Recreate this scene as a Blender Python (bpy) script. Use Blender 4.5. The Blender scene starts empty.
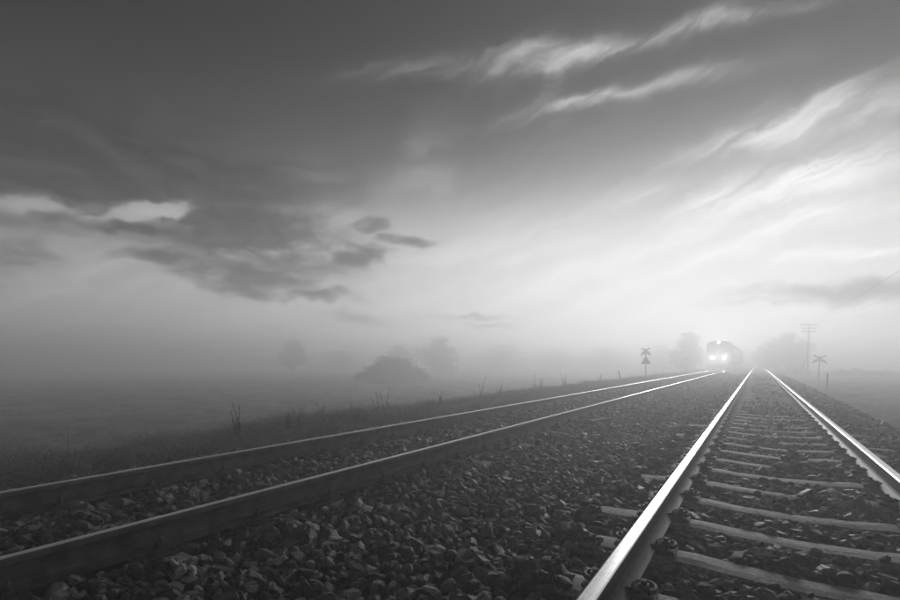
import bpy, bmesh, math, random
import numpy as np
from mathutils import Vector, Matrix

R = math.radians
random.seed(7)
rng = np.random.default_rng(11)
scene = bpy.context.scene
C = scene.collection

# ------------------------------------------------------------------ camera
# world: +Y runs along the tracks, z = 0 is the top of the rails
YAW = R(33.2)
CAMZ = 0.966
SN, CS = math.sin(YAW), math.cos(YAW)
cam_data = bpy.data.cameras.new('camera')
cam = bpy.data.objects.new('camera', cam_data)
C.objects.link(cam)
cam.location = (0, 0, CAMZ)
cam.rotation_euler = (R(90), 0, YAW)
cam_data.sensor_width = 36
cam_data.lens = 36 * 470 / 900
cam_data.shift_y = 62.5 / 900
cam_data.clip_start = 0.05
cam_data.clip_end = 3000
scene.camera = cam

# ------------------------------------------------------------------ light
SUN_AZ = -5.5       # degrees from +Y, negative is left
SUN_EL = 10.0
SUN_STRENGTH = 0.95
SKY_STRENGTH = 0.10
EXPOSURE = 1.22
SKY_KNEE, SKY_POW, SKY_GAIN = 3.0, 1.8, 3.7
CIRRUS, CLOUD_LIGHT = 0.62, 0.11
FOG_DENSITY = 0.0235
FOG_G = 0.5
view = scene.view_settings
view.view_transform = 'Standard'
view.look = 'None'
view.gamma = 1
view.use_curve_mapping = False
view.exposure = EXPOSURE

sd = bpy.data.lights.new('sun', 'SUN')
sd.energy = SUN_STRENGTH
sd.angle = R(14)
sd.color = (1, 1, 1)
sun = bpy.data.objects.new('sun', sd)
C.objects.link(sun)
to_sun = Vector((math.sin(R(SUN_AZ)) * math.cos(R(SUN_EL)), math.cos(R(SUN_AZ)) * math.cos(R(SUN_EL)), math.sin(R(SUN_EL))))
sun.rotation_euler = to_sun.to_track_quat('Z', 'Y').to_euler()
sun.location = (0, 40, 30)

cy = scene.cycles
cy.max_bounces = 10
cy.diffuse_bounces = 3
cy.glossy_bounces = 3
cy.volume_bounces = 4
cy.transparent_max_bounces = 12
cy.use_denoising = True
cy.use_adaptive_sampling = True
cy.adaptive_threshold = 0.03
cy.sample_clamp_indirect = 6
cy.volume_step_rate = 4


class NT:
    """small helper to write node maths as expressions"""
    def __init__(self, tree):
        self.t = tree
        self.n = tree.nodes
        self.l = tree.links

    def put(self, sock, v):
        if isinstance(v, bpy.types.NodeSocket):
            self.l.new(v, sock)
        else:
            sock.default_value = v

    def m(self, op, a, b=None, c=None, clamp=False):
        nd = self.n.new('ShaderNodeMath')
        nd.operation = op
        nd.use_clamp = clamp
        self.put(nd.inputs[0], a)
        if b is not None:
            self.put(nd.inputs[1], b)
        if c is not None:
            self.put(nd.inputs[2], c)
        return nd.outputs[0]

    def add(self, a, b): return self.m('ADD', a, b)
    def sub(self, a, b): return self.m('SUBTRACT', a, b)
    def mul(self, a, b): return self.m('MULTIPLY', a, b)

    def vec(self, x, y, z):
        nd = self.n.new('ShaderNodeCombineXYZ')
        for i, v in enumerate((x, y, z)):
            self.put(nd.inputs[i], v)
        return nd.outputs[0]

    def noise(self, v, scale, detail=4, rough=0.55, dist=0.0, fac=True):
        nd = self.n.new('ShaderNodeTexNoise')
        self.put(nd.inputs['Vector'], v)
        nd.inputs['Scale'].default_value = scale
        nd.inputs['Detail'].default_value = detail
        nd.inputs['Roughness'].default_value = rough
        nd.inputs['Distortion'].default_value = dist
        return nd.outputs[0] if fac else nd.outputs[1]

    def smooth(self, x, lo, hi):
        nd = self.n.new('ShaderNodeMapRange')
        nd.interpolation_type = 'SMOOTHSTEP'
        self.put(nd.inputs['Value'], x)
        nd.inputs['From Min'].default_value = lo
        nd.inputs['From Max'].default_value = hi
        return nd.outputs['Result']


def sky_angles(px, py):
    """where a spot of the photograph lies in the sky: azimuth from +Y and elevation, degrees"""
    th = math.atan((px - 450) / 470)
    return math.degrees(th) - 33.2, math.degrees(math.atan((362.5 - py) / 470 * math.cos(th)))


def build_world():
    w = bpy.data.worlds.new('World')
    scene.world = w
    w.use_nodes = True
    t = w.node_tree
    t.nodes.clear()
    N = NT(t)
    out = t.nodes.new('ShaderNodeOutputWorld')
    bg = t.nodes.new('ShaderNodeBackground')
    t.links.new(bg.outputs[0], out.inputs[0])
    sky = t.nodes.new('ShaderNodeTexSky')
    sky.sky_type = 'NISHITA'
    sky.sun_disc = False
    sky.sun_elevation = R(SUN_EL)
    sky.sun_rotation = R(SUN_AZ)
    sky.air_density = 1.0
    sky.dust_density = 1.0
    sky.ozone_density = 1.0
    bw = t.nodes.new('ShaderNodeRGBToBW')
    t.links.new(sky.outputs[0], bw.inputs[0])
    # dark filtered upper sky, bright low sky: a film-like response to the sky's brightness
    pw = N.m('POWER', N.mul(bw.outputs[0], 1 / SKY_KNEE), SKY_POW)
    base = N.mul(N.m('DIVIDE', pw, N.add(pw, 1.0)), SKY_GAIN)
    # the cloud deck overhead is thick and dark, the low sky is open
    gen = t.nodes.new('ShaderNodeTexCoord')
    gs = t.nodes.new('ShaderNodeSeparateXYZ')
    t.links.new(gen.outputs['Generated'], gs.inputs[0])
    eh = N.mul(N.m('ARCSINE', N.m('MAXIMUM', gs.outputs[2], 0.0)), 180 / math.pi / 18.5)
    deck = N.m('DIVIDE', 0.98, N.add(N.m('POWER', eh, 7.0), 1.0))
    open_sky = base
    base = N.mul(base, N.add(deck, 0.012))

    tc = t.nodes.new('ShaderNodeTexCoord')
    d = tc.outputs['Generated']
    sep = t.nodes.new('ShaderNodeSeparateXYZ')
    t.links.new(d, sep.inputs[0])
    x, y, z = sep.outputs
    deg = 180 / math.pi
    az0 = N.mul(N.m('ARCTAN2', x, y), deg)
    el0 = N.mul(N.m('ARCSINE', z), deg)
    # turbulence of the cloud outlines, coarse and fine
    wn = t.nodes.new('ShaderNodeSeparateXYZ')
    t.links.new(N.noise(d, 4.5, 3, 0.55, fac=False), wn.inputs[0])
    wf = t.nodes.new('ShaderNodeSeparateXYZ')
    t.links.new(N.noise(d, 22.0, 6, 0.62, fac=False), wf.inputs[0])
    az = N.add(az0, N.add(N.mul(N.sub(wn.outputs[0], 0.5), 9.0), N.mul(N.sub(wf.outputs[0], 0.5), 4.0)))
    el = N.add(el0, N.add(N.mul(N.sub(wn.outputs[1], 0.5), 5.0), N.mul(N.sub(wf.outputs[1], 0.5), 2.0)))
    # fine wisps, combed out along the wind
    wu = N.add(N.mul(az, 0.94), N.mul(el, 0.33))
    wv = N.sub(N.mul(el, 0.94), N.mul(az, 0.33))
    wisp = N.noise(N.vec(N.mul(wu, 0.05), N.mul(wv, 0.42), 0.3), 1.0, 8, 0.6, 0.4)
    fbm = N.noise(N.vec(N.mul(az0, 0.075), N.mul(el0, 0.19), 1.7), 1.0, 10, 0.6, 0.35)

    def blob(px0, py0, px1, py1, width, soft=1.0):
        """an elongated soft patch of cloud between two directions"""
        a0, e0 = sky_angles(px0, py0)
        a1, e1 = sky_angles(px1, py1)
        ca, ce = (a0 + a1) / 2, (e0 + e1) / 2
        L = math.hypot(a1 - a0, e1 - e0) / 2
        ux, uy = (a1 - a0) / (2 * L), (e1 - e0) / (2 * L)
        da, de = N.sub(az, ca), N.sub(el, ce)
        s = N.mul(N.add(N.mul(da, ux), N.mul(de, uy)), 1 / L)
        q = N.mul(N.sub(N.mul(de, ux), N.mul(da, uy)), 1 / width)
        r2 = N.add(N.mul(s, s), N.mul(q, q))
        return N.m('EXPONENT', N.mul(r2, -soft))

    # thin bright cirrus streaks
    bright = None
    for (p, wd, amp) in (
            ((478, 66, 600, 42), 1.5, 1.5), ((560, 45, 700, 20), 1.0, 1.3), ((670, 24, 810, 6), .7, .8), ((350, 78, 490, 60), 1.0, .7),
            ((490, 122, 580, 95), .7, .7), ((545, 100, 640, 86), .6, 1.2), ((600, 92, 770, 62), .9, .7),
            ((670, 158, 790, 130), 1.0, .9), ((750, 135, 920, 88), 1.9, 1.3), ((770, 182, 920, 130), 1.2, .8),
            ((680, 215, 770, 175), 1.3, .8), ((720, 200, 920, 150), 1.3, .6), ((740, 235, 880, 195), 1.3, .5),
            ((590, 210, 700, 165), 1.0, .35), ((500, 250, 620, 225), 1.0, .3), ((760, 264, 930, 240), .7, .7),
            ((402, 190, 440, 120), 2.0, .5), ((560, 40, 566, 110), 1.3, .5)):
        b = N.mul(blob(*p, wd, 1.1), amp)
        bright = b if bright is None else N.add(bright, b)
    fine = N.noise(N.vec(N.mul(wu, 0.07), N.mul(wv, 0.9), 2.3), 1.0, 6, 0.65, 0.3)
    bright = N.mul(bright, N.add(0.15, N.mul(N.smooth(wisp, 0.30, 0.66), N.add(0.65, N.mul(N.smooth(fine, 0.3, 0.7), 0.5)))))
    # a faint veil of the same wisps all over the sky
    veil = N.mul(N.smooth(wisp, 0.40, 0.78), 0.25)
    lit = N.add(N.mul(base, N.add(0.95, veil)), N.mul(N.mul(open_sky, bright), CIRRUS))

    # dark cumulus bank on the left and its fragments
    dark = None
    for (p, wd, amp) in (
            ((-260, 95, 300, 185), 6.0, 1.5), ((110, 205, 350, 258), 4.8, 1.3), ((55, 222, 200, 244), 1.1, 1.1),
            ((120, 258, 230, 270), .9, .9), ((170, 262, 310, 286), 2.4, 1.1), ((200, 288, 350, 301), .8, 1.0),
            ((312, 268, 378, 252), 1.8, 1.15), ((365, 240, 432, 241), .8, .95), ((345, 226, 395, 224), 1.0, .7),
            ((300, 316, 410, 330), .8, .45), ((-120, 250, 90, 262), 3.2, .55), ((-60, 285, 70, 280), 1.5, .42),
            ((440, 324, 535, 317), .55, .5), ((455, 331, 520, 328), .4, .42), ((740, 303, 980, 280), 1.1, .62), ((700, 312, 860, 303), .5, .45)):
        b = N.mul(blob(*p, wd, 1.0), amp)
        dark = b if dark is None else N.m('MAXIMUM', dark, b)
    # bright rift low in the bank, where the light comes through
    rift = N.m('MAXIMUM', N.mul(blob(-40, 200, 70, 209, .75), .55), blob(100, 220, 182, 213, .85))
    fbm2 = N.noise(N.vec(N.mul(az0, 0.24), N.mul(el0, 0.55), 4.0), 1.0, 7, 0.62, 0.3)
    dens = N.add(dark, N.mul(N.sub(fbm, 0.5), N.add(0.8, N.mul(dark, 2.0))))
    dens = N.add(dens, N.mul(N.mul(N.sub(fbm2, 0.5), dark), 1.6))
    dens = N.sub(dens, N.mul(rift, 1.5))
    thin = N.smooth(dens, 0.10, 0.52)
    body = N.smooth(dens, 0.30, 1.0)
    dens = N.mul(N.add(N.mul(thin, 0.5), N.mul(body, 0.5)), 0.95)
    cl = N.mul(open_sky, N.add(0.015, N.mul(N.smooth(fbm2, 0.35, 0.72), CLOUD_LIGHT)))
    mix = N.add(N.mul(lit, N.sub(1.0, dens)), N.mul(cl, dens))
    mix = N.add(N.mul(mix, N.add(1.0, N.mul(rift, 0.5))), N.mul(N.mul(open_sky, rift), 0.10))
    comb = t.nodes.new('ShaderNodeCombineColor')
    for i in range(3):
        t.links.new(mix, comb.inputs[i])
    t.links.new(comb.outputs[0], bg.inputs[0])
    bg.inputs[1].default_value = SKY_STRENGTH
    return w


build_world()

# ------------------------------------------------------------------ helpers


def tag(o, label=None, cat=None, group=None, kind=None):
    if label: o['label'] = label
    if cat: o['category'] = cat
    if group: o['group'] = group
    if kind: o['kind'] = kind
    return o


def empty(name, loc=(0, 0, 0), rz=0.0):
    o = bpy.data.objects.new(name, None)
    C.objects.link(o)
    o.location = loc
    o.rotation_euler = (0, 0, rz)
    o.empty_display_size = 0.2
    return o


def link(name, me, mats=None, parent=None, loc=(0, 0, 0), coll=None):
    o = bpy.data.objects.new(name, me)
    (coll or C).objects.link(o)
    o.location = loc
    o.parent = parent
    if mats is not None and len(me.materials) == 0:
        for m_ in (mats if isinstance(mats, (list, tuple)) else [mats]):
            me.materials.append(m_)
    return o


def mesh_np(name, verts, faces, smooth=False):
    """verts (n,3), faces (m,k) arrays of one polygon size"""
    verts = np.asarray(verts, dtype=np.float32)
    faces = np.asarray(faces, dtype=np.int32)
    me = bpy.data.meshes.new(name)
    me.vertices.add(len(verts))
    me.vertices.foreach_set('co', verts.ravel())
    k = faces.shape[1]
    me.loops.add(faces.size)
    me.loops.foreach_set('vertex_index', faces.ravel())
    me.polygons.add(len(faces))
    me.polygons.foreach_set('loop_start', np.arange(0, faces.size, k, dtype=np.int32))
    if smooth:
        me.polygons.foreach_set('use_smooth', np.ones(len(faces), dtype=bool))
    me.update(calc_edges=True)
    me.validate()
    return me


class MB:
    """collects simple shapes into one mesh"""
    def __init__(self):
        self.bm = bmesh.new()

    def box(self, c, s, rot=None, bev=0.0):
        r = bmesh.ops.create_cube(self.bm, size=1)
        vs = r['verts']
        for v in vs:
            v.co = Vector((v.co.x * s[0], v.co.y * s[1], v.co.z * s[2]))
        if bev:
            es = list({e for v in vs for e in v.link_edges})
            b = bmesh.ops.bevel(self.bm, geom=es, offset=bev, segments=2, affect='EDGES')
            vs = list({v for f in b['faces'] for v in f.verts} | {v for v in vs if v.is_valid})
        M = Matrix.Translation(c) @ (rot.to_4x4() if rot else Matrix.Identity(4))
        bmesh.ops.transform(self.bm, matrix=M, verts=vs)
        return self

    def tube(self, pts, rads, seg=8, caps=True):
        pts = [Vector(p) for p in pts]
        if not isinstance(rads, (list, tuple)):
            rads = [rads] * len(pts)
        rings = []
        up = None
        for i, p in enumerate(pts):
            a = pts[max(i - 1, 0)]
            b = pts[min(i + 1, len(pts) - 1)]
            d = (b - a).normalized()
            if up is None:
                up = d.orthogonal().normalized()
            up = (up - d * up.dot(d)).normalized()
            s = d.cross(up)
            rings.append([self.bm.verts.new(p + (up * math.cos(2 * math.pi * k / seg) + s * math.sin(2 * math.pi * k / seg)) * rads[i]) for k in range(seg)])
        for r0, r1 in zip(rings, rings[1:]):
            for k in range(seg):
                f = self.bm.faces.new((r0[k], r0[(k + 1) % seg], r1[(k + 1) % seg], r1[k]))
                f.smooth = True
        if caps:
            self.bm.faces.new(list(reversed(rings[0])))
            self.bm.faces.new(rings[-1])
        return self

    def prism(self, poly, y0, y1, axis='y'):
        """closed polygon of (x, z) swept along y"""
        a = [self.bm.verts.new((p[0], y0, p[1])) for p in poly]
        b = [self.bm.verts.new((p[0], y1, p[1])) for p in poly]
        n = len(poly)
        for k in range(n):
            self.bm.faces.new((a[k], b[k], b[(k + 1) % n], a[(k + 1) % n]))
        self.bm.faces.new(a)
        self.bm.faces.new(list(reversed(b)))
        return self

    def build(self, name, mat, parent=None, loc=(0, 0, 0)):
        me = self.mesh(name)
        return link(name, me, mat, parent, loc)

    def mesh(self, name):
        bmesh.ops.recalc_face_normals(self.bm, faces=self.bm.faces)
        me = bpy.data.meshes.new(name)
        self.bm.to_mesh(me)
        self.bm.free()
        return me


def cone_disc(mb, c, r, depth, seg=20, axis='y'):
    mb.tube([(c[0], c[1], c[2]), (c[0], c[1] - depth, c[2])], r, seg)


# ------------------------------------------------------------------ materials (all grey: the photograph is black and white)


def material(name, lo, hi, scale=8.0, detail=6, rough=(0.7, 0.9), metal=0.0, bump=0.0, bump_scale=40.0, rand=0.0, coord='Object', spec=0.5):
    m = bpy.data.materials.new(name)
    m.use_nodes = True
    t = m.node_tree
    N = NT(t)
    b = t.nodes['Principled BSDF']
    tc = t.nodes.new('ShaderNodeTexCoord')
    v = tc.outputs[coord]
    n1 = N.noise(v, scale, detail, 0.6)
    val = N.add(lo, N.mul(N.smooth(n1, 0.3, 0.7), hi - lo))
    if rand:
        oi = t.nodes.new('ShaderNodeObjectInfo')
        val = N.mul(val, N.add(1 - rand, N.mul(oi.outputs['Random'], 2 * rand)))
    comb = t.nodes.new('ShaderNodeCombineColor')
    for i in range(3):
        t.links.new(val, comb.inputs[i])
    t.links.new(comb.outputs[0], b.inputs['Base Color'])
    t.links.new(N.add(rough[0], N.mul(n1, rough[1] - rough[0])), b.inputs['Roughness'])
    b.inputs['Metallic'].default_value = metal
    b.inputs['Specular IOR Level'].default_value = spec
    if bump:
        bp = t.nodes.new('ShaderNodeBump')
        bp.inputs['Strength'].default_value = bump
        bp.inputs['Distance'].default_value = 0.01
        t.links.new(N.noise(v, bump_scale, 6, 0.65), bp.inputs['Height'])
        t.links.new(bp.outputs[0], b.inputs['Normal'])
    return m


def emitter(name, strength):
    m = bpy.data.materials.new(name)
    m.use_nodes = True
    b = m.node_tree.nodes['Principled BSDF']
    b.inputs['Base Color'].default_value = (.8, .8, .8, 1)
    b.inputs['Emission Color'].default_value = (1, 1, 1, 1)
    b.inputs['Emission Strength'].default_value = strength
    return m


def stone_material():
    m = bpy.data.materials.new('ballast_granite')
    m.use_nodes = True
    t = m.node_tree
    N = NT(t)
    b = t.nodes['Principled BSDF']
    tc = t.nodes.new('ShaderNodeTexCoord')
    oi = t.nodes.new('ShaderNodeObjectInfo')
    rnd = oi.outputs['Random']
    # mostly dark grey stones, some mid grey, a few pale ones
    base = N.add(0.04, N.mul(N.m('POWER', rnd, 2.2), 0.19))
    r2 = N.m('FRACT', N.mul(rnd, 37.31))
    pale = N.m('GREATER_THAN', r2, 0.955)
    base = N.add(base, N.mul(pale, 0.35))
    v = N.n.new('ShaderNodeVectorMath')
    v.operation = 'ADD'
    t.links.new(tc.outputs['Object'], v.inputs[0])
    t.links.new(N.vec(N.mul(rnd, 31.0), N.mul(r2, 17.0), 0.0), v.inputs[1])
    sp = N.noise(v.outputs[0], 5.0, 8, 0.75)
    val = N.mul(base, N.add(0.45, N.mul(N.smooth(sp, 0.3, 0.75), 1.1)))
    comb = t.nodes.new('ShaderNodeCombineColor')
    for i in range(3):
        t.links.new(val, comb.inputs[i])
    t.links.new(comb.outputs[0], b.inputs['Base Color'])
    t.links.new(N.add(0.42, N.mul(r2, 0.35)), b.inputs['Roughness'])
    bp = t.nodes.new('ShaderNodeBump')
    bp.inputs['Strength'].default_value = 0.5
    bp.inputs['Distance'].default_value = 0.12
    t.links.new(N.noise(v.outputs[0], 4.0, 8, 0.7), bp.inputs['Height'])
    t.links.new(bp.outputs[0], b.inputs['Normal'])
    return m


def rail_head_material(name, tone, rough):
    m = bpy.data.materials.new(name)
    m.use_nodes = True
    t = m.node_tree
    N = NT(t)
    b = t.nodes['Principled BSDF']
    tc = t.nodes.new('ShaderNodeTexCoord')
    mp = t.nodes.new('ShaderNodeMapping')
    mp.inputs['Scale'].default_value = (160, 2.5, 160)
    t.links.new(tc.outputs['Object'], mp.inputs[0])
    n = N.noise(mp.outputs[0], 1.0, 5, 0.6)
    n2 = N.noise(tc.outputs['Object'], 9.0, 4, 0.6)
    k = N.add(N.mul(n, 0.7), N.mul(n2, 0.3))
    val = N.add(tone, N.mul(k, 0.36))
    comb = t.nodes.new('ShaderNodeCombineColor')
    for i in range(3):
        t.links.new(val, comb.inputs[i])
    t.links.new(comb.outputs[0], b.inputs['Base Color'])
    b.inputs['Metallic'].default_value = 1.0
    t.links.new(N.add(rough, N.mul(k, 0.16)), b.inputs['Roughness'])
    return m


def leaf_material(name, lo, hi):
    m = bpy.data.materials.new(name)
    m.use_nodes = True
    t = m.node_tree
    N = NT(t)
    b = t.nodes['Principled BSDF']
    tc = t.nodes.new('ShaderNodeTexCoord')
    oi = t.nodes.new('ShaderNodeObjectInfo')
    n = N.noise(tc.outputs['Object'], 3.0, 5, 0.6)
    val = N.mul(N.add(lo, N.mul(n, hi - lo)), N.add(0.3, N.mul(oi.outputs['Random'], 1.4)))
    comb = t.nodes.new('ShaderNodeCombineColor')
    for i in range(3):
        t.links.new(val, comb.inputs[i])
    t.links.new(comb.outputs[0], b.inputs['Base Color'])
    b.inputs['Roughness'].default_value = 0.65
    tr = t.nodes.new('ShaderNodeBsdfTranslucent')
    t.links.new(comb.outputs[0], tr.inputs[0])
    mx = t.nodes.new('ShaderNodeMixShader')
    mx.inputs[0].default_value = 0.35
    t.links.new(b.outputs[0], mx.inputs[1])
    t.links.new(tr.outputs[0], mx.inputs[2])
    t.links.new(mx.outputs[0], t.nodes['Material Output'].inputs[0])
    return m


M_STONE = stone_material()
M_BED = material('ballast_fines', 0.015, 0.06, 60, 8, (0.8, 0.95), bump=1.0, bump_scale=45)
M_HEAD = rail_head_material('polished_rail_head', 0.62, 0.20)
M_HEAD_DULL = rail_head_material('dull_rail_head', 0.46, 0.26)
M_RUST = material('rusted_rail_steel', 0.04, 0.13, 9, 9, (0.42, 0.6), bump=0.15, bump_scale=90)
M_CONC = material('sleeper_concrete', 0.14, 0.46, 38, 10, (0.55, 0.75), bump=0.8, bump_scale=120, rand=0.25)
M_FAST = material('fastener_iron', 0.035, 0.08, 60, 6, (0.5, 0.75), bump=0.3, bump_scale=90)
M_SOIL = material('meadow_soil', 0.16, 0.40, 0.35, 9, (0.9, 1.0), bump=1.0, bump_scale=5)
M_GRASS = leaf_material('meadow_grass', 0.18, 0.52)
M_DRYGRASS = leaf_material('verge_grass', 0.08, 0.42)
M_WEED = leaf_material('weed_stalk', 0.03, 0.09)
M_LEAF = leaf_material('tree_leaves', 0.03, 0.07)
M_BARK = material('tree_bark', 0.03, 0.08, 12, 6, (0.85, 0.95), bump=0.6, bump_scale=30)
M_POLE = material('weathered_wood', 0.04, 0.10, 10, 6, (0.8, 0.95), bump=0.5, bump_scale=40)
M_SIGN = material('sign_back_metal', 0.05, 0.09, 20, 5, (0.45, 0.6))
M_SIGNEDGE = material('sign_pale_paint', 0.30, 0.45, 20, 5, (0.5, 0.7))
M_WIRE = material('dark_wire', 0.02, 0.03, 20, 3, (0.9, 1.0), spec=0.1)
M_TRAIN = material('train_paint_dark', 0.05, 0.08, 2, 4, (0.35, 0.5), spec=0.5)
M_TRAINLIGHT = material('train_pale_paint_and_gleam', 0.35, 0.45, 2, 4, (0.35, 0.5))  # pale stripe paint, also the painted sky gleam of the roof gutter
M_GLASS = material('train_dark_glass', 0.01, 0.02, 2, 2, (0.05, 0.1))
M_LAMP = emitter('headlight_glow', 60.0)
M_TOPLAMP = emitter('roof_lamp_glow', 9.0)

# ------------------------------------------------------------------ the setting: field and ballast bed
GX = [-600, -300, -150, -80, -50, -35, -25, -18, -14, -11, -9.6, -8.4, -7.4, -6.6, -6.0, -5.6, 2.4, 2.95, 3.6, 5, 7, 10, 15, 22, 32, 50, 80, 150, 300, 600]
GZ = [-1.6, -1.6, -1.55, -1.5, -1.5, -1.5, -1.48, -1.46, -1.42, -1.25, -.85, -.42, -.36, -.36, -.38, -.62, -.85, -.86, -.84, -.82, -.84, -.86, -.9, -.9, -.95, -1.0, -1.0, -1.1, -1.2, -1.3]


def vnoise(x, y, s=1.0, seed=0):
    x = np.asarray(x, float) * s
    y = np.asarray(y, float) * s
    return (np.sin(x * 1.3 + seed + 1.7 * np.sin(y * .7 + seed)) + np.sin(y * 1.1 - seed * 2 + 1.3 * np.sin(x * .9 + 2))
            + .6 * np.sin(2.3 * x + 1.9 * y + seed * 3) + .4 * np.sin(4.1 * x - 3.3 * y)) / 3.0


def ground_z(x, y):
    x = np.asarray(x, float)
    y = np.asarray(y, float)
    z = np.interp(x, GX, GZ)
    amp = np.where(x < -5.9, np.clip((-5.9 - x) / 10, 0.15, 1.0), np.where(x > 3, np.clip((x - 3) / 6, .15, 1), 0))
    return z + amp * .07 * vnoise(x, y, .45, 1.0)


def build_ground():
    xs = sorted(set(list(np.interp(np.linspace(0, len(GX) - 1, (len(GX) - 1) * 4 + 1), range(len(GX)), GX))))
    ys = np.concatenate([np.linspace(-600, -40, 10), np.linspace(-30, 90, 81), np.geomspace(95, 600, 20)])
    X, Y = np.meshgrid(np.array(xs), ys, indexing='ij')
    Z = ground_z(X, Y)
    nx, ny = X.shape
    V = np.stack([X, Y, Z], -1).reshape(-1, 3)
    i, j = np.meshgrid(np.arange(nx - 1), np.arange(ny - 1), indexing='ij')
    a = (i * ny + j).ravel()
    F = np.stack([a, a + ny, a + ny + 1, a + 1], 1)
    o = link('field', mesh_np('field', V, F, True), M_SOIL)
    tag(o, 'misty meadow ground on both sides of the railway', None, None, 'structure')
    return o


field = build_ground()

BX = [-6.5, -6.2, -5.8, -5.4, -4.3, -3.9, -3.5, -2.6, -1.9, -1.3, 0.2, 1.6, 2.05, 2.5, 3.05]
BZ = [-.50, -.36, -.25, -.235, -.235, -.25, -.235, -.235, -.255, -.235, -.235, -.235, -.26, -.56, -.95]


def bed_z(x, y):
    return np.interp(x, BX, BZ) + .012 * vnoise(x, y, 2.2, 4.0)


def build_bed():
    xs = np.array(sorted(set(BX + list(np.linspace(-5.8, 2.05, 40)))))
    ys = np.concatenate([np.linspace(-8, 30, 96), np.linspace(32, 260, 60)])
    X, Y = np.meshgrid(xs, ys, indexing='ij')
    Z = bed_z(X, Y)
    nx, ny = X.shape
    V = np.stack([X, Y, Z], -1).reshape(-1, 3)
    i, j = np.meshgrid(np.arange(nx - 1), np.arange(ny - 1), indexing='ij')
    a = (i * ny + j).ravel()
    F = np.stack([a, a + ny, a + ny + 1, a + 1], 1)
    o = link('ballast_bed', mesh_np('ballast_bed', V, F, True), M_BED)
    tag(o, 'bed of dark crushed stone carrying both tracks', None, None, 'structure')
    return o


bed = build_bed()

# ------------------------------------------------------------------ tracks
TRACK_R = 0.206       # centre of the near track
TRACK_L = -3.925      # centre of the far track
HALF = 0.795          # centre of a rail from the centre of its track
SLEEPER_TOP = -0.195
RAIL_PROFILE = [  # x, z of one half, from the crown down to the foot
    (0.0, 0.0), (0.012, -0.0001), (0.026, -0.0007), (0.032, -0.0030), (0.0362, -0.0085), (0.0370, -0.018), (0.0375, -0.034), (0.034, -0.040),
    (0.013, -0.048), (0.0095, -0.065), (0.009, -0.10), (0.011, -0.135), (0.020, -0.150), (0.045, -0.160), (0.074, -0.168), (0.075, -0.180)]


def rail_mesh(gauge_side, head):
    prof = RAIL_PROFILE + [(-x, z) for x, z in reversed(RAIL_PROFILE[1:])]
    ys = np.concatenate([np.linspace(-8, 40, 25), np.linspace(50, 260, 22)])
    n = len(prof)
    V = []
    for y in ys:
        for x, z in prof:
            V.append((x, y, z))
    F = []
    mi = []
    for k in range(len(ys) - 1):
        for p in range(n):
            q = (p + 1) % n
            F.append((k * n + p, k * n + q, (k + 1) * n + q, (k + 1) * n + p))
            mx = (prof[p][0] + prof[q][0]) / 2 * gauge_side
            mz = min(prof[p][1], prof[q][1])
            mi.append(0 if (mz > -0.0089 and mx > -0.028) else 1)
    me = mesh_np('rail', V, F, False)
    me.materials.append(head)
    me.materials.append(M_RUST)
    me.polygons.foreach_set('material_index', np.array(mi, dtype=np.int32))
    bm = bmesh.new()
    bm.from_mesh(me)
    bmesh.ops.recalc_face_normals(bm, faces=bm.faces)
    for f in bm.faces:
        f.smooth = True
    for e in bm.edges:
        e.smooth = e.calc_face_angle(0) < R(14)
    bm.to_mesh(me)
    bm.free()
    return me


def sleeper_mesh(seed):
    """concrete sleeper: high rail seats, slimmer waist, sloping sides"""
    rr = random.Random(seed)
    st = [(-1.35, .082, -.035), (-1.31, .094, -.012), (-1.05, .104, -.004), (-.55, .104, 0), (-.38, .098, -.014), (0, .092, -.028), (.38, .098, -.014),
          (.55, .104, 0), (1.05, .104, -.004), (1.31, .094, -.012), (1.35, .082, -.035)]
    V = []
    for (x, hw, dz) in st:
        for sx, z in ((-1.5, -.22), (-1.12, -.03), (-.9, -.004), (-.3, 0.003), (.3, 0.003), (.9, -.004), (1.12, -.03), (1.5, -.22)):
            V.append((x + rr.uniform(-.004, .004), sx * hw + rr.uniform(-.003, .003), z + (dz if z > -.1 else 0) + rr.uniform(-.003, .003)))
    k = 8
    F = []
    for i in range(len(st) - 1):
        for j in range(k - 1):
            F.append((i * k + j, (i + 1) * k + j, (i + 1) * k + j + 1, i * k + j + 1))
    me = bpy.data.meshes.new('sleeper')
    me.from_pydata(V, [], F + [tuple(range(k)), tuple(reversed(range((len(st) - 1) * k, len(st) * k)))])
    bm = bmesh.new()
    bm.from_mesh(me)
    bmesh.ops.recalc_face_normals(bm, faces=bm.faces)
    bm.to_mesh(me)
    bm.free()
    me.materials.append(M_CONC)
    return me


def clip_mesh():
    """curled spring clip over a cast shoulder, beside the rail foot (+x points away from the rail)"""
    mb = MB()
    mb.box((0.030, 0, 0.012), (0.11, 0.12, 0.024), bev=0.006)          # shoulder casting
    mb.box((0.022, 0, 0.036), (0.05, 0.05, 0.036), bev=0.010)
    pts = []
    for k in range(20):                                               # the curl
        a = R(-60 + k * 17.5)
        pts.append((0.038 + 0.044 * math.cos(a), 0.047 * math.sin(a), 0.050 + 0.012 * math.sin(a * .5) - 0.0012 * k))
    pts.append((-0.012, -0.030, 0.036))
    pts.append((-0.040, -0.022, 0.026))
    mb.tube(pts, 0.0115, 8)
    mb.tube([(0.036, 0, 0.03), (0.036, 0, 0.062)], [0.025, 0.022], 10)   # washer and bolt head
    mb.tube([(0.036, 0, 0.060), (0.036, 0, 0.078)], 0.014, 6)
    bmesh.ops.scale(mb.bm, vec=(1.15, 1.15, 1.15), verts=mb.bm.verts)
    return mb.mesh('fastener')


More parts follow.
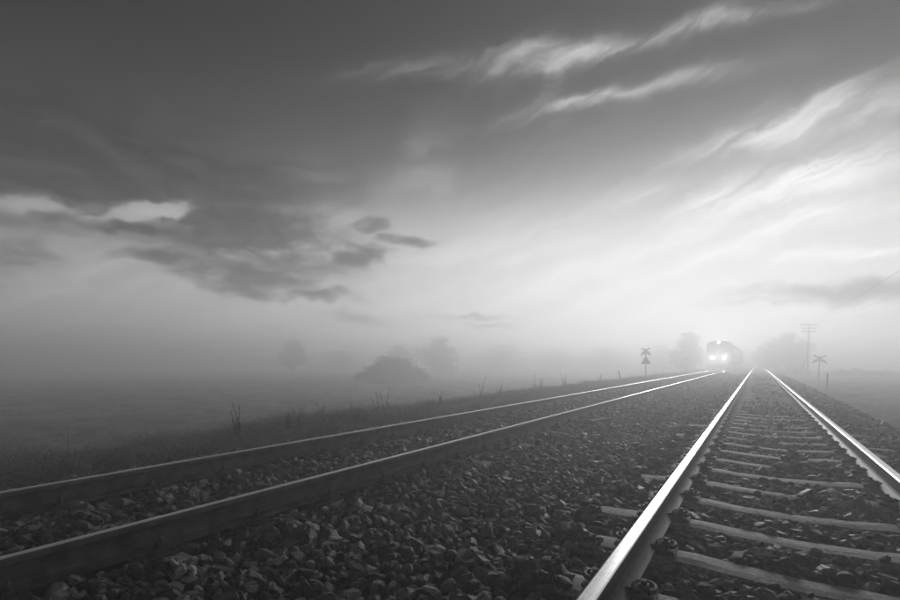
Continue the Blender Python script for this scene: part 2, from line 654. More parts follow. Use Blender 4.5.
def bolt_mesh():
    """screwed clamp beside the rail foot: plate, clamp and upright bolt with nut"""
    mb = MB()
    mb.box((0.040, 0, 0.010), (0.13, 0.15, 0.020), bev=0.004)
    mb.box((0.004, 0, 0.036), (0.070, 0.07, 0.028), bev=0.008)
    mb.box((0.062, 0, 0.026), (0.022, 0.12, 0.024), bev=0.004)
    mb.tube([(0.012, 0, 0.04), (0.012, 0, 0.054)], 0.026, 10)
    mb.tube([(0.012, 0, 0.052), (0.012, 0, 0.076)], 0.019, 6)
    mb.tube([(0.012, 0, 0.074), (0.012, 0, 0.104)], 0.010, 8)
    return mb.mesh('fastener')


def build_track(xc, y0, spacing, n_sleepers, fast_me, n_fast, label, head):
    t = empty('railway_track', (xc, 0, 0))
    tag(t, label, 'railway track', 'the two railway tracks')
    for s in (-1, 1):
        link('rail', rail_mesh(-s, head), None, t, (s * HALF, 0, 0))
    meshes = [sleeper_mesh(k) for k in range(6)]
    fast_me.materials.append(M_FAST)
    far = []
    rows = []
    for k in range(n_sleepers):
        y = y0 + k * spacing + random.uniform(-.012, .012)
        rows.append(y)
        sl = link('sleeper', meshes[random.randrange(6)], None, t, (random.uniform(-.02, .02), y, SLEEPER_TOP + random.uniform(-.004, .002)))
        rz = random.uniform(-.006, .006)
        sl.rotation_euler = (random.uniform(-.02, .02), 0, rz)
        for s in (-1, 1):
            for e in (-1, 1):
                px = s * HALF + e * 0.078
                if k < n_fast:
                    f = link('fastener', fast_me, None, sl, (px - sl.location.x, random.uniform(-.006, .006), 0.0))
                    f.rotation_euler = (0, 0, 0 if e > 0 else math.pi)
                else:
                    far.append((px, y, SLEEPER_TOP))
    # the fasteners too small to pick apart, farther down the line
    mb = MB()
    for (px, y, z) in far:
        mb.box((px, y, z + .03), (.07, .09, .06))
    o = mb.build('fastener_rows', M_FAST, t)
    o['kind'] = 'stuff'
    return t, rows


track_near, rows_near = build_track(TRACK_R, -0.21, 0.67, 104, clip_mesh(), 40,
                                    'near railway track with two bright polished rails and visible concrete sleepers, at the right', M_HEAD)
track_far, rows_far = build_track(TRACK_L, -0.62, 0.68, 100, bolt_mesh(), 40,
                                  'far railway track beside the meadow, sleepers mostly buried, with the train on it', M_HEAD_DULL)

# ------------------------------------------------------------------ ballast stones


def rock_mesh(k):
    rr = random.Random(100 + k)
    bm = bmesh.new()
    n = rr.randint(19, 26)
    sx, sy, sz = 0.5, rr.uniform(.34, .45), rr.uniform(.26, .40)
    for _ in range(n):
        v = Vector((rr.gauss(0, 1), rr.gauss(0, 1), rr.gauss(0, 1))).normalized()
        p = 0.8
        v = Vector([math.copysign(abs(c) ** p, c) for c in v])       # boxier than a ball
        r = rr.uniform(.86, 1.03)
        bm.verts.new((v.x * sx * r, v.y * sy * r, v.z * sz * r))
    h = bmesh.ops.convex_hull(bm, input=bm.verts)
    dead = [g for g in h['geom_interior'] + h['geom_unused'] if isinstance(g, bmesh.types.BMVert)]
    bmesh.ops.delete(bm, geom=list(set(dead)), context='VERTS')
    bmesh.ops.recalc_face_normals(bm, faces=bm.faces)
    me = bpy.data.meshes.new('ballast_stone')
    bm.to_mesh(me)
    bm.free()
    me.materials.append(M_STONE)
    return me


ROCKS = [rock_mesh(k) for k in range(14)]


def proto_collection(name, meshes):
    c = bpy.data.collections.new(name)
    for k, me in enumerate(meshes):
        o = bpy.data.objects.new('%s_%02d' % (name, k), me)
        c.objects.link(o)
    return c


def scatter(name, P, rot, scl, idx, coll, parent=None):
    me = bpy.data.meshes.new(name)
    n = len(P)
    me.vertices.add(n)
    me.vertices.foreach_set('co', np.asarray(P, np.float32).ravel())
    for nm, arr in (('rot', rot), ('scl', scl)):
        a = me.attributes.new(nm, 'FLOAT_VECTOR', 'POINT')
        a.data.foreach_set('vector', np.asarray(arr, np.float32).ravel())
    a = me.attributes.new('idx', 'INT', 'POINT')
    a.data.foreach_set('value', np.asarray(idx, np.int32))
    me.update()
    o = bpy.data.objects.new(name, me)
    C.objects.link(o)
    o.parent = parent
    o['kind'] = 'stuff'
    ng = bpy.data.node_groups.new(name, 'GeometryNodeTree')
    ng.interface.new_socket('Geometry', in_out='INPUT', socket_type='NodeSocketGeometry')
    ng.interface.new_socket('Geometry', in_out='OUTPUT', socket_type='NodeSocketGeometry')
    gi = ng.nodes.new('NodeGroupInput')
    go = ng.nodes.new('NodeGroupOutput')
    ip = ng.nodes.new('GeometryNodeInstanceOnPoints')
    ci = ng.nodes.new('GeometryNodeCollectionInfo')
    ci.inputs['Collection'].default_value = coll
    ci.inputs['Separate Children'].default_value = True
    ci.inputs['Reset Children'].default_value = True
    ip.inputs['Pick Instance'].default_value = True

    def attr(nm, ty):
        a_ = ng.nodes.new('GeometryNodeInputNamedAttribute')
        a_.data_type = ty
        a_.inputs['Name'].default_value = nm
        return a_.outputs['Attribute']
    e2r = ng.nodes.new('FunctionNodeEulerToRotation')
    ng.links.new(attr('rot', 'FLOAT_VECTOR'), e2r.inputs[0])
    ng.links.new(gi.outputs[0], ip.inputs['Points'])
    ng.links.new(ci.outputs[0], ip.inputs['Instance'])
    ng.links.new(attr('idx', 'INT'), ip.inputs['Instance Index'])
    ng.links.new(e2r.outputs[0], ip.inputs['Rotation'])
    ng.links.new(attr('scl', 'FLOAT_VECTOR'), ip.inputs['Scale'])
    ng.links.new(ip.outputs[0], go.inputs[0])
    md = o.modifiers.new('scatter', 'NODES')
    md.node_group = ng
    return o


def depth_of(x, y):
    return -x * SN + y * CS


def project(x, y, z):
    d = depth_of(x, y)
    dd = np.maximum(d, 1e-3)
    return 450 + 470 * (x * CS + y * SN) / dd, 362.5 + 470 * (CAMZ - z) / dd, d


def jitter_grid(x0, x1, y0, y1, sp):
    xs = np.arange(x0, x1, sp)
    ys = np.arange(y0, y1, sp)
    X, Y = np.meshgrid(xs, ys)
    X = X.ravel() + rng.uniform(-.55, .55, X.size) * sp
    Y = Y.ravel() + rng.uniform(-.55, .55, Y.size) * sp
    return X, Y


def build_stones():
    Xs, Ys, S, L = [], [], [], []
    for (y0, y1, sp, mean, layer) in ((-.6, 8, .060, .068, 0), (-.6, 8, .078, .070, 1), (8, 20, .068, .070, 0), (8, 20, .10, .072, 1), (20, 36, .10, .095, 0), (36, 62, .15, .13, 0)):
        X, Y = jitter_grid(-6.4, 2.75, y0, y1, sp)
        s = mean * np.exp(rng.normal(0, .40, X.size))
        Xs.append(X); Ys.append(Y); S.append(np.clip(s, .4 * mean, 2.1 * mean)); L.append(np.full(X.size, layer))
    X = np.concatenate(Xs); Y = np.concatenate(Ys); S = np.concatenate(S); L = np.concatenate(L)
    Z = bed_z(X, Y) + np.where(L == 0, .006, .024) + rng.normal(0, .007, X.size)
    # gentle heaps, so the surface is not a table
    Z += .016 * vnoise(X, Y, 5.0, 9.0) * (X < -1.2)
    Z -= .022 * (np.abs(X - TRACK_R) < 1.25)
    # keep what the lens or a step to the side could see
    u, v, d = project(X, Y, Z)
    keep = (d > .25) & (u > -420) & (u < 1250)
    # clear of the rails
    for xc in (TRACK_R, TRACK_L):
        for s in (-1, 1):
            keep &= np.abs(X - (xc + s * HALF)) > .045 + S * .42
    # sleepers: crib stones stay between them, a few lie on top
    for xc, rows, cover in ((TRACK_R, np.array(rows_near), .06), (TRACK_L, np.array(rows_far), .82)):
        i = np.clip(np.searchsorted(rows, Y), 1, len(rows) - 1)
        near = np.where(np.abs(rows[i] - Y) < np.abs(rows[i - 1] - Y), rows[i], rows[i - 1])
        on = (np.abs(X - xc) < 1.36) & (np.abs(Y - near) < .105 + .16 * S)
        patch = vnoise(X, near * 3.7, 2.1, 5.0) + .5 * vnoise(X, Y, 9., 2.0)
        frac = np.where(np.abs(X - xc) > 1.0, .45, cover)
        lim = np.quantile(patch, 1 - np.clip(frac, 0, 1).max()) if cover > .5 else np.quantile(patch, .77)
        cov = np.where(np.abs(X - xc) > .98, patch > np.quantile(patch, .35), patch > lim)
        keep &= ~(on & ~cov)
        top = SLEEPER_TOP - .028 * np.clip(1 - np.abs(X - xc) / .55, 0, 1)
        Z = np.where(on & cov, np.maximum(Z, top + S * .17), Z)
        # keep the fasteners free
        for s in (-1, 1):
            f = (np.abs(np.abs(X - (xc + s * HALF)) - .12) < .10 + .3 * S) & (np.abs(Y - near) < .095 + .40 * S)
            keep &= ~f
    X, Y, Z, S = X[keep], Y[keep], Z[keep], S[keep]
    n = X.size
    rot = np.stack([rng.normal(0, .45, n), rng.normal(0, .45, n), rng.uniform(0, 6.283, n)], 1)
    scl = np.stack([S * rng.uniform(.95, 1.3, n), S * rng.uniform(.8, 1.15, n), S * rng.uniform(.7, 1.15, n)], 1)
    idx = rng.integers(0, len(ROCKS), n)
    P = np.stack([X, Y, Z], 1)
    # the 300 that show largest are stones of their own
    u, v, d = project(X, Y, Z)
    size = np.where((u > 5) & (u < 895) & (v < 596) & (v > 370), S / np.maximum(d, .1) + .3 * (Z - bed_z(X, Y)) / np.maximum(d, .1), 0)
    best = np.argsort(-size)[:300]
    for k in best:
        o = link('ballast_stone', ROCKS[idx[k]], None, bed, P[k])
        o.rotation_euler = rot[k]
        o.scale = scl[k]
    rest = np.ones(n, bool)
    rest[best] = False
    coll = proto_collection('rock', ROCKS)
    g = scatter('ballast_gravel', P[rest], rot[rest], scl[rest], idx[rest], coll, bed)
    print('stones', n)
    return g


build_stones()

# ------------------------------------------------------------------ grass


def tuft_mesh(k, n, h, spread, lean, w):
    rr = random.Random(500 + k)
    V, F = [], []
    for _ in range(n):
        a = rr.uniform(0, 6.283)
        r = spread * math.sqrt(rr.random())
        bx, by = r * math.cos(a), r * math.sin(a)
        hh = h * rr.uniform(.45, 1.1)
        la = rr.uniform(0, 6.283)
        ll = lean * rr.uniform(.2, 1.2) * hh
        ww = w * rr.uniform(.6, 1.2)
        px, py = -math.sin(la) * ww, math.cos(la) * ww
        b = len(V)
        for q, f in ((0, 1), (.45, .85), (.8, .5)):
            o = ll * q * q
            x, y, z = bx + math.cos(la) * o, by + math.sin(la) * o, hh * (q - .18 * q * q * lean)
            V += [(x - px * f, y - py * f, z), (x + px * f, y + py * f, z)]
        o = ll
        V.append((bx + math.cos(la) * o, by + math.sin(la) * o, hh * (1 - .3 * lean)))
        F += [(b, b + 1, b + 3, b + 2), (b + 2, b + 3, b + 5, b + 4), (b + 4, b + 5, b + 6)]
    me = bpy.data.meshes.new('tuft')
    me.from_pydata(V, [], F)
    return me


def build_grass():
    # long verge grass along the far track
    vm = [tuft_mesh(k, 56, 1.0, .26, 1.0, .006) for k in range(6)]
    for m_ in vm:
        m_.materials.append(M_DRYGRASS)
    X, Y = jitter_grid(-8.6, -6.15, -1.0, 90, .16)
    patch = vnoise(X, Y, .9, 3.0)
    h = np.clip(.20 + .12 * patch + .38 * np.clip(vnoise(X, Y, 2.3, 7.0) - .35, 0, 1) + rng.normal(0, .07, X.size), .07, .7)
    keep = rng.random(X.size) < np.where(Y < 30, 1.0, .5)
    X2, Y2 = jitter_grid(2.7, 4.6, 4, 80, .25)
    h2 = np.clip(.12 + .06 * vnoise(X2, Y2, 1.3, 8.0) + rng.normal(0, .03, X2.size), .05, .26)
    X = np.concatenate([X[keep], X2]); Y = np.concatenate([Y[keep], Y2]); h = np.concatenate([h[keep], h2])
    n = X.size
    P = np.stack([X, Y, ground_z(X, Y) - .01], 1)
    rot = np.stack([rng.normal(0, .12, n), rng.normal(0, .12, n), rng.uniform(0, 6.283, n)], 1)
    wd = .55 + h
    scl = np.stack([wd, wd, h], 1)
    o = scatter('verge_grass', P, rot, scl, rng.integers(0, 6, n), proto_collection('verge_tuft', vm))
    tag(o, 'uneven long grass on the verges beside the ballast', 'grass', None, 'stuff')
    # meadow
    fm = [tuft_mesh(20 + k, 54, 1.0, .40, .8, .009) for k in range(6)]
    for m_ in fm:
        m_.materials.append(M_GRASS)
    parts = []
    for (x0, x1, y0, y1, sp) in ((-24, -8.4, -1, 28, .27), (-24, -8.4, 28, 70, .42), (-70, -24, 0, 70, .60), (4.2, 16, 10, 75, .36), (16, 40, 30, 90, .7)):
        X, Y = jitter_grid(x0, x1, y0, y1, sp)
        parts.append(np.stack([X, Y, np.full(X.size, sp)], 1))
    A = np.concatenate(parts)
    u, v, d = project(A[:, 0], A[:, 1], -1.5)
    A = A[(d > .5) & (u > -350) & (u < 1200)]
    X, Y, sp = A.T
    n = X.size
    big = vnoise(X, Y, .25, 2.0)
    clump = np.clip(vnoise(X, Y, 1.1, 6.0) + .6 * vnoise(X, Y, 2.9, 1.0), 0, 2)
    h = np.clip(.10 + .05 * big + .10 * clump + rng.normal(0, .04, n), .05, .40)
    P = np.stack([X, Y, ground_z(X, Y) - .01], 1)
    rot = np.stack([rng.normal(0, .1, n), rng.normal(0, .1, n), rng.uniform(0, 6.283, n)], 1)
    wd = .5 + sp * .9
    o = scatter('meadow_grass', P, rot, np.stack([wd, wd, h], 1), rng.integers(0, 6, n), proto_collection('meadow_tuft', fm))
    tag(o, 'short meadow grass fading into the mist', 'grass', None, 'stuff')
    print('tufts', n)


build_grass()

# ------------------------------------------------------------------ things by where they stand


def spot(px, X):
    """ground point at lateral distance X from the lens that lies in the photograph's column px"""
    u = (px - 450) / 470
    Y = (u * (-X * SN) - X * CS) / (SN - u * CS)
    return Vector((X, Y, float(ground_z(X, Y))))


def spot_d(px, d):
    """ground point at viewing depth d in column px"""
    r = (px - 450) / 470 * d
    X = -SN * d + CS * r
    Y = CS * d + SN * r
    return Vector((X, Y, float(ground_z(X, Y))))


def crossing_sign(loc, h, lean, rz, label, warn, arm=1.0):
    t = empty('crossing_sign', loc, rz)
    t.rotation_euler = (0, lean, rz)
    tag(t, label, 'crossing sign', 'level crossing signs')
    MB().tube([(0, 0, -.3), (0, 0, h + .12)], .038, 10).build('post', M_POLE, t)
    for s in (-1, 1):
        rot = Matrix.Rotation(s * R(33), 3, 'Y')
        MB().box((0, -.05 - .012 * s, h - .08), (arm, .02, .10), rot, .004).build('cross_arm', M_SIGN, t)
    for s in (-1, 1):
        rot = Matrix.Rotation(s * R(27), 3, 'Y')
        c = Vector((s * arm * .26, -.05 - .012 * s, h - .36))
        MB().box(c, (arm * .55, .02, .10), rot, .004).build('cross_arm', M_SIGN, t)
    if warn:
        zc = h - 1.0
        p = MB()
        p.prism([(-.36, zc - .18), (.36, zc - .18), (0, zc + .46)], -.075, -.055)
        w = p.build('warning_triangle', M_SIGN, t)
        q = MB()
        q.prism([(-.41, zc - .21), (.41, zc - .21), (0, zc + .53)], -.054, -.048)
        q.build('rim', M_SIGNEDGE, w)
    return t


crossing_sign(spot(646, -7.94), 2.45, R(-1), R(20), 'crossing sign with a dark triangle below its crossed boards, beside the far track', True, .8)
crossing_sign(spot(818, 4.24), 2.22, R(3), R(-6), 'crossing sign with crossed boards on a bare post, right of the near track', False)
crossing_sign(spot_d(686, 66), 2.0, R(0), R(8), 'small faint crossing sign in the mist, left of the train', False)


def post(loc, h, r, lean_x, lean_y, name, label, grp=None):
    t = empty(name, loc)
    t.rotation_euler = (lean_y, lean_x, 0)
    tag(t, label, 'post', grp)
    MB().tube([(0, 0, -.25), (0, 0, h)], [r, r * .94], 12).build('shaft', M_POLE, t)
    MB().tube([(0, 0, h + .001), (0, 0, h + .03), (0, 0, h + .045)], [r * 1.06, r * 1.06, r * .5], 12).build('cap', M_FAST, t)
    return t


post(spot(827, 3.53), 1.12, .045, R(1), 0, 'marker_post', 'short upright dark marker post on the grass edge, right of the near track')
post(spot(622, -7.3), .74, .038, R(-17), 0, 'leaning_stake', 'short leaning wooden stake in the verge beside the far track')


def utility_pole(loc, h, lean, label, rz=0.0, arms=3):
    t = empty('utility_pole', loc, rz)
    t.rotation_euler = (0, lean, rz)
    tag(t, label, 'utility pole', 'utility poles along the railway')
    MB().tube([(0, 0, -.5), (0, 0, h * .5), (0, 0, h)], [.10, .08, .065], 12).build('shaft', M_POLE, t)
    for k in range(arms):
        z = h - .2 - k * .42
        a = MB().box((0, -.12, z), (1.7 if k == 0 else 1.4, .07, .09), None, .01).build('crossarm', M_POLE, t)
        for q in (-1, -.6, .6, 1):
            x = q * (.78 if k == 0 else .62)
            MB().tube([(x, -.12, z + .055), (x, -.12, z + .12), (x, -.12, z + .14), (x, -.12, z + .22)], [.015, .015, .045, .03], 8).build('insulator', M_SIGNEDGE, a)
    for s, off in ((-1, .8), (1, .3)):
        MB().tube([(s * off, 0, -.4), (s * .10, 0, h * .36)], [.07, .06], 10).build('strut', M_POLE, t)
    return t


P1 = spot_d(806.5, 58)
P2 = spot_d(788.5, 112)
P0 = Vector((6.6, 4.0, float(ground_z(6.6, 4.0))))
utility_pole(P1, 6.6, R(2.2), 'tall wooden utility pole with crossarms and bracing struts behind the right crossing sign')
utility_pole(P2, 6.6, R(0), 'faint distant utility pole in the mist, left of the tall pole')
utility_pole(P0, 6.6, R(0), 'nearest utility pole, standing beyond the right edge of the view')


def wire(a, b, sag, label, n=40):
    pts = []
    for k in range(n + 1):
        s = k / n
        p = a.lerp(b, s)
        p.z -= sag * 4 * s * (1 - s)
        pts.append(p)
    o = MB().tube(pts, .0075, 6).build('overhead_wire', M_WIRE)
    tag(o, label, 'wire', 'overhead wires')


for q, sag, lab in ((-.78, .7, 'left overhead wire sagging from the tall pole towards the right edge'),
                    (.78, .8, 'right overhead wire sagging from the tall pole towards the right edge')):
    top1 = P1 + Vector((q + .25, -.12, 6.58))
    top0 = P0 + Vector((q, -.12, 6.58))
    wire(top1, top0, sag, lab)
    wire(P2 + Vector((q, -.12, 6.58)), top1, .9, lab.replace('sagging', 'running').replace('towards the right edge', 'back to the faint distant pole'))

# dark cable trough lid half buried between the tracks
lid = empty('cable_cover', (0, 0, 0))
pl = spot(592, -2.72)
lid.location = (pl.x, pl.y, -.185)
lid.rotation_euler = (R(4), R(-4), R(-34))
tag(lid, 'flat dark cover plate lying in the ballast beside the far track', 'cover plate')
MB().box((0, 0, 0), (.30, .95, .045), None, .01).build('plate', M_POLE, lid)
MB().box((0, .42, .028), (.05, .04, .02), None, .004).build('lifting_lug', M_POLE, lid)
MB().box((0, -.42, .028), (.05, .04, .02), None, .004).build('lifting_lug', M_POLE, lid)

# ------------------------------------------------------------------ train


def build_train():
    Y0 = 65.5
    t = empty('passenger_train', (TRACK_L, Y0, 0))
    tag(t, 'oncoming train with three lit headlights, half dissolved in the mist on the far track', 'train')
    w = 1.40

    def section(wd, zb, zs, zr, n=7):
        p = [(-wd, zb), (-wd * 1.0, zs)]
        for k in range(1, n):
            a = math.pi * k / n
            p.append((-wd * math.cos(a) * .98, zs + (zr - zs) * math.sin(a) ** .8))
        p += [(wd, zs), (wd, zb)]
        return p
    # nose: slightly narrower towards the front
    bm = bmesh.new()
    prev = None
    secs = [(0.0, .93, .75, 3.05, 3.55), (.35, .98, .72, 3.1, 3.66), (.9, 1.0, .70, 3.15, 3.72), (24.0, 1.0, .70, 3.15, 3.72)]
    first = None
    for (y, k, zb, zs, zr) in secs:
        ring = [bm.verts.new((x, y, z)) for x, z in section(w * k, zb, zs, zr)]
        if prev:
            n = len(ring)
            for i in range(n):
                f = bm.faces.new((prev[i], prev[(i + 1) % n], ring[(i + 1) % n], ring[i]))
        else:
            first = ring
        prev = ring
    bm.faces.new(first)
    bm.faces.new(list(reversed(prev)))
    bmesh.ops.recalc_face_normals(bm, faces=bm.faces)
    me = bpy.data.meshes.new('car_body')
    bm.to_mesh(me)
    bm.free()
    body = link('car_body', me, M_TRAIN, t)
    for s in (-1, 1):
        MB().box((s * .58, -.02, 2.42), (.98, .05, .82), None, .02).build('windscreen', M_GLASS, t)
        MB().box((s * 1.415, 12.4, 3.12), (.03, 22.5, .10)).build('roof_gutter', M_TRAINLIGHT, t)  # gutter catching the sky: its bright streak is put into the pale colour
        MB().box((s * 1.412, 12.4, 1.35), (.02, 22.5, .35)).build('side_stripe', M_TRAINLIGHT, t)
        for k in range(9):
            MB().box((s * 1.41, 3.2 + k * 2.2, 2.35), (.03, 1.3, .8), None, .01).build('side_window', M_GLASS, t)
        b = MB()
        b.tube([(s * .88, .05, 1.06), (s * .88, -.42, 1.06)], .09, 10)
        b.tube([(s * .88, -.42, 1.06), (s * .88, -.47, 1.06)], .21, 14)
        b.build('buffer', M_FAST, t)
    MB().box((0, -.01, 1.95), (2.3, .04, .10)).build('front_stripe', M_TRAINLIGHT, t)
    MB().box((0, .12, .55), (2.5, .18, .5), None, .03).build('plough', M_FAST, t)
    MB().tube([(0, .1, 1.0), (0, -.5, 1.0)], .12, 10).build('coupler', M_FAST, t)
    for (bx_) in (3.2, 20.8):
        g = MB().box((0, bx_, .62), (2.2, 3.0, .3), None, .03).build('bogie', M_FAST, t)
        for e in (-1.1, 1.1):
            for s in (-1, 1):
                MB().tube([(s * .73, bx_ + e, .46), (s * .86, bx_ + e, .46)], .455, 20).build('wheel', M_FAST, g)
    # second coach
    b2 = MB()
    b2.prism(section(w, .70, 3.15, 3.72), 24.9, 49.0)
    b2.build('coach_body', M_TRAIN, t)
    for bx_ in (28.4, 45.4):
        g = MB().box((0, bx_, .62), (2.2, 3.0, .3), None, .03).build('bogie', M_FAST, t)
        for e in (-1.1, 1.1):
            for s in (-1, 1):
                MB().tube([(s * .73, bx_ + e, .46), (s * .86, bx_ + e, .46)], .455, 20).build('wheel', M_FAST, g)
    MB().box((0, 24.45, 2.0), (1.2, .95, 2.3), None, .05).build('gangway', M_FAST, t)
    # headlights
    for (lx, lz, r) in ((-.60, 1.52, .17), (.60, 1.52, .17), (0.0, 3.40, .15)):
        hs = MB().tube([(lx, .12, lz), (lx, -.05, lz), (lx, -.07, lz)], [r * 1.25, r * 1.25, r * 1.12], 20).build('headlight', M_FAST, t)
        MB().tube([(lx, -.072, lz), (lx, -.10, lz), (lx, -.115, lz)], [r, r * .9, r * .5], 20).build('lens', M_LAMP if lz < 2 else M_TOPLAMP, hs)
        ld = bpy.data.lights.new('headlight_lamp', 'SPOT')
        ld.energy = 520 if lz < 2 else 15
        ld.spot_size = R(110)
        ld.spot_blend = 1.0
        ld.shadow_soft_size = .15
        lo = bpy.data.objects.new('headlight_lamp', ld)
        C.objects.link(lo)
        lo.parent = t
        lo.location = (lx, -.16, lz)
        lo.rotation_euler = (R(90), 0, math.pi)
    return t


build_train()

# ------------------------------------------------------------------ trees, bushes, weeds


def leaf_cloud(lobes, n, leaf, seed):
    """leaf faces spread through lumpy ellipsoids (centre, radii)"""
    r = np.random.default_rng(seed)
    vol = np.array([l[1][0] * l[1][1] * l[1][2] for l in lobes]) ** .75
    pick = r.choice(len(lobes), n, p=vol / vol.sum())
    c = np.array([l[0] for l in lobes])[pick]
    rad = np.array([l[1] for l in lobes])[pick]
    d = r.normal(size=(n, 3))
    d /= np.linalg.norm(d, axis=1)[:, None]
    rr = r.random(n) ** .45
    lump = 1 + .22 * np.sin(d[:, 0] * 7 + pick) * np.sin(d[:, 1] * 6 + 2 * pick) + .15 * np.sin(d[:, 2] * 11 + pick)
    p = c + d * rad * (rr * lump)[:, None]
    a = r.normal(size=(n, 3)); a /= np.linalg.norm(a, axis=1)[:, None]
    b = np.cross(a, r.normal(size=(n, 3))); b /= np.linalg.norm(b, axis=1)[:, None]
    s = (leaf * r.uniform(.5, 1.3, n))[:, None]
    V = np.stack([p - a * s, p + b * s * .55, p + a * s, p - b * s * .55], 1).reshape(-1, 3)
    F = np.arange(n * 4).reshape(-1, 4)
    return mesh_np('crown', V, F)


def tree(loc, h, width, label, seed, trunk=.25, leaf=.16, n=9000, tall=.8):
    rr = random.Random(seed)
    t = empty('misty_tree', loc, rr.uniform(0, 6))
    tag(t, label, 'tree', 'trees in the mist')
    mb = MB()
    pts = [(0, 0, -.3), (rr.uniform(-.1, .1), rr.uniform(-.1, .1), h * .3), (rr.uniform(-.2, .2), rr.uniform(-.2, .2), h * .6), (0, 0, h * .9)]
    mb.tube(pts, [h * .035, h * .026, h * .016, h * .004], 8)
    lobes = []
    k = 0
    for k in range(9):
        z = h * (trunk + (1 - trunk) * (.1 + .8 * k / 8))
        f = math.sin(math.pi * min(.95, .22 + .72 * k / 8)) ** .7
        a = k * 2.4 + rr.uniform(-.4, .4)
        rad = width * .5 * f * rr.uniform(.35, .6)
        c = (math.cos(a) * rad, math.sin(a) * rad, z)
        mb.tube([(0, 0, z * .75), (c[0] * .6, c[1] * .6, z * .92), c], [h * .012, h * .008, h * .003], 6)
        s = width * .5 * f * rr.uniform(.5, .72)
        lobes.append((c, (s, s, s * rr.uniform(.7, 1.0) * tall)))
    lobes.append(((0, 0, h * .9), (width * .18, width * .18, h * .09)))
    mb.build('trunk', M_BARK, t)
    link('crown', leaf_cloud(lobes, n, leaf, seed), M_LEAF, t)
    return t


for i, (px, d, top, wpx, lab) in enumerate((
        (292, 96, 338, 30, 'lone round tree in the mist over the left meadow'),
        (338, 118, 351, 40, 'low faint tree just right of the lone round tree'),
        (398, 105, 344, 34, 'faint narrow tree right behind the big bush'),
        (441, 90, 336, 48, 'tall wide tree in the mist right of the big bush'),
        (503, 118, 344, 62, 'broad pale tree in the middle of the misty treeline'),
        (556, 122, 350, 56, 'low pale tree in the treeline right of the broad tree'),
        (606, 118, 347, 54, 'pale tree in the treeline left of the triangle sign'),
        (688, 80, 331, 38, 'tall dark tree in the mist just left of the train'),
        (660, 110, 344, 36, 'lower tree in the mist right of the triangle sign'),
        (788, 80, 331, 42, 'tallest misty tree right of the near track, beside the utility pole'),
        (770, 95, 340, 34, 'misty tree right of the near track, next to the vanishing rails'))):
    p = spot_d(px, d)
    h = (362.5 - top) * d / 470 + CAMZ - p.z
    tree(p, h, wpx * d / 470, lab, 40 + i, trunk=.06 if i else .16, n=7000)


def bush(loc, h, width, label, seed, n=6000, leaf=.09, grp='bushes in the mist', peak=.6):
    rr = random.Random(seed)
    t = empty('bush', loc, rr.uniform(0, 6))
    tag(t, label, 'bush', grp)
    lobes = []
    mb = MB()
    for k in range(13):
        a = k * 2.4
        q = math.sqrt((k + .3) / 13)
        rad = width * .5 * q * .85
        hh = h * (1 - .75 * q ** 1.6) * rr.uniform(.85, 1.1)
        c = (math.cos(a) * rad, math.sin(a) * rad, hh * .5)
        s = width * .17 * rr.uniform(.8, 1.2)
        lobes.append((c, (s, s, hh * .55)))
        mb.tube([(c[0] * .4, c[1] * .4, -.1), c, (c[0], c[1], hh)], [.03, .02, .006], 5)
    mb.build('stems', M_BARK, t)
    link('foliage', leaf_cloud(lobes, n, leaf, seed), M_LEAF, t)
    return t


pb = spot_d(391, 57)
bush(pb, 3.2, 9.2, 'big dark rounded bush standing alone in the left meadow', 5, 45000, .085)
for i, (px, d, h, wd) in enumerate(((779, 70, 1.1, 2.6), (790, 62, 1.3, 3.0), (802, 72, 1.2, 2.4), (842, 62, 1.1, 3.2), (857, 66, 1.25, 3.0), (872, 60, .9, 3.0), (889, 64, 1.0, 3.4))):
    bush(spot_d(px, d), h, wd,
         ('low shrub nearest the rails on the right verge', 'low shrub left of the tall utility pole', 'low shrub at the foot of the tall utility pole',
          'low shrub just right of the marker post, far behind it', 'rounder low shrub, second right of the marker post', 'flat low shrub, third right of the marker post',
          'low shrub at the right edge of the field')[i], 70 + i, 2500, .07, 'low shrubs across the right field')


def weed(loc, h, n, label, seed, head=True):
    rr = random.Random(seed)
    t = empty('tall_weed', loc)
    tag(t, label, 'weed', 'tall weeds along the far track')
    for k in range(n):
        a = rr.uniform(0, 6.283)
        l = rr.uniform(.08, .30) * h
        hh = h * rr.uniform(.65, 1.0)
        pts = [(rr.uniform(-.04, .04), rr.uniform(-.04, .04), -.03)]
        for q in (.35, .7, 1):
            pts.append((pts[0][0] + math.cos(a) * l * q * q, pts[0][1] + math.sin(a) * l * q * q, hh * q))
        s = MB().tube(pts, [.006, .005, .004, .0025], 5).build('stalk', M_WEED, t)
        if head:
            V, F = [], []
            for j in range(46):
                q = rr.uniform(.15, 1.0)
                i0 = min(int(q * 3), 2)
                c = Vector(pts[i0]).lerp(Vector(pts[i0 + 1]), q * 3 - i0)
                d = Vector((rr.gauss(0, 1), rr.gauss(0, 1), rr.gauss(.4, .7))).normalized()
                L = rr.uniform(.014, .032) if q > .6 else rr.uniform(.025, .06)
                e = d.orthogonal().normalized() * L * .25
                b = len(V)
                V += [tuple(c), tuple(c + d * L * .5 + e), tuple(c + d * L), tuple(c + d * L * .5 - e)]
                F.append((b, b + 1, b + 2, b + 3))
            me = bpy.data.meshes.new('leaves')
            me.from_pydata(V, [], F)
            link('leaves', me, M_WEED, s)
    return t


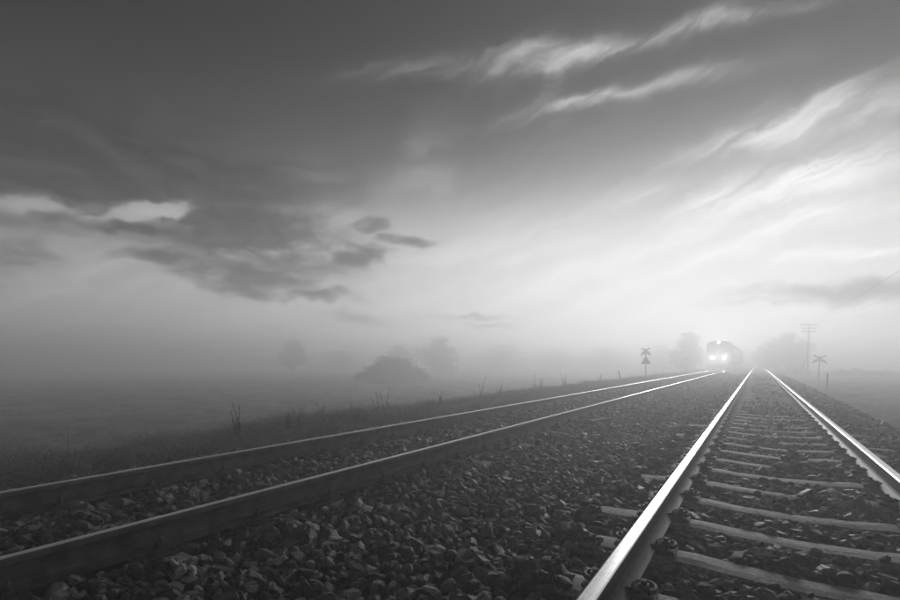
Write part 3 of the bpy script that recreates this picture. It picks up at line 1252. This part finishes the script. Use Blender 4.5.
for i, (px, X, h, n, hd, lab) in enumerate((
        (237, -7.0, .60, 4, True, 'tallest branching weed at the left, dark against the meadow'),
        (289, -7.0, .40, 3, True, 'short weed pair between the tallest weed and the leaning grass'),
        (297, -6.9, .42, 3, True, 'thin weed just left of the leaning grass clump'),
        (322, -7.2, .52, 7, False, 'clump of leaning grass stalks above the far rail'),
        (377, -7.3, .58, 2, True, 'left one of two upright dark weeds above the far rail'),
        (385, -7.2, .62, 2, True, 'right one of two upright dark weeds above the far rail'),
        (440, -7.6, .45, 4, True, 'bushy weed on the crest of the verge, left of the thin stalks'),
        (481, -8.0, .75, 2, True, 'tall thin weed stalk standing against the mist'),
        (500, -7.9, .50, 3, True, 'weed on the verge just right of the tall thin stalk'),
        (534, -8.0, .78, 2, True, 'upright weed on the verge standing in the mist, mid verge'),
        (541, -7.9, .62, 4, True, 'leafy weed touching the upright mid verge weed'),
        (565, -8.0, .75, 4, True, 'leafy weed on the verge left of the leaning stake'),
        (600, -8.1, .62, 4, True, 'weed on the verge nearest the leaning stake'),
        (663, -8.2, .85, 4, True, 'weed right of the triangle sign, faint in the mist'))):
    weed(spot(px, X), h * 1.2, n, lab, 900 + i, hd)

# ------------------------------------------------------------------ haze


def build_haze():
    z0, z1 = -3.2, 6.5
    me = bpy.data.meshes.new('haze')
    bm = bmesh.new()
    bmesh.ops.create_cube(bm, size=1)
    for v in bm.verts:
        v.co = Vector((v.co.x * 1240, v.co.y * 1240, z0 if v.co.z < 0 else z1))
    bm.to_mesh(me)
    bm.free()
    m = bpy.data.materials.new('morning_mist')
    m.use_nodes = True
    t = m.node_tree
    t.nodes.clear()
    out = t.nodes.new('ShaderNodeOutputMaterial')
    pv = t.nodes.new('ShaderNodeVolumePrincipled')
    pv.inputs['Color'].default_value = (.997, .997, .997, 1)
    pv.inputs['Density'].default_value = FOG_DENSITY
    pv.inputs['Anisotropy'].default_value = FOG_G
    t.links.new(pv.outputs[0], out.inputs['Volume'])
    o = link('haze', me, m)
    tag(o, 'pale even morning mist over the railway and meadow', 'haze', None, 'stuff')


build_haze()
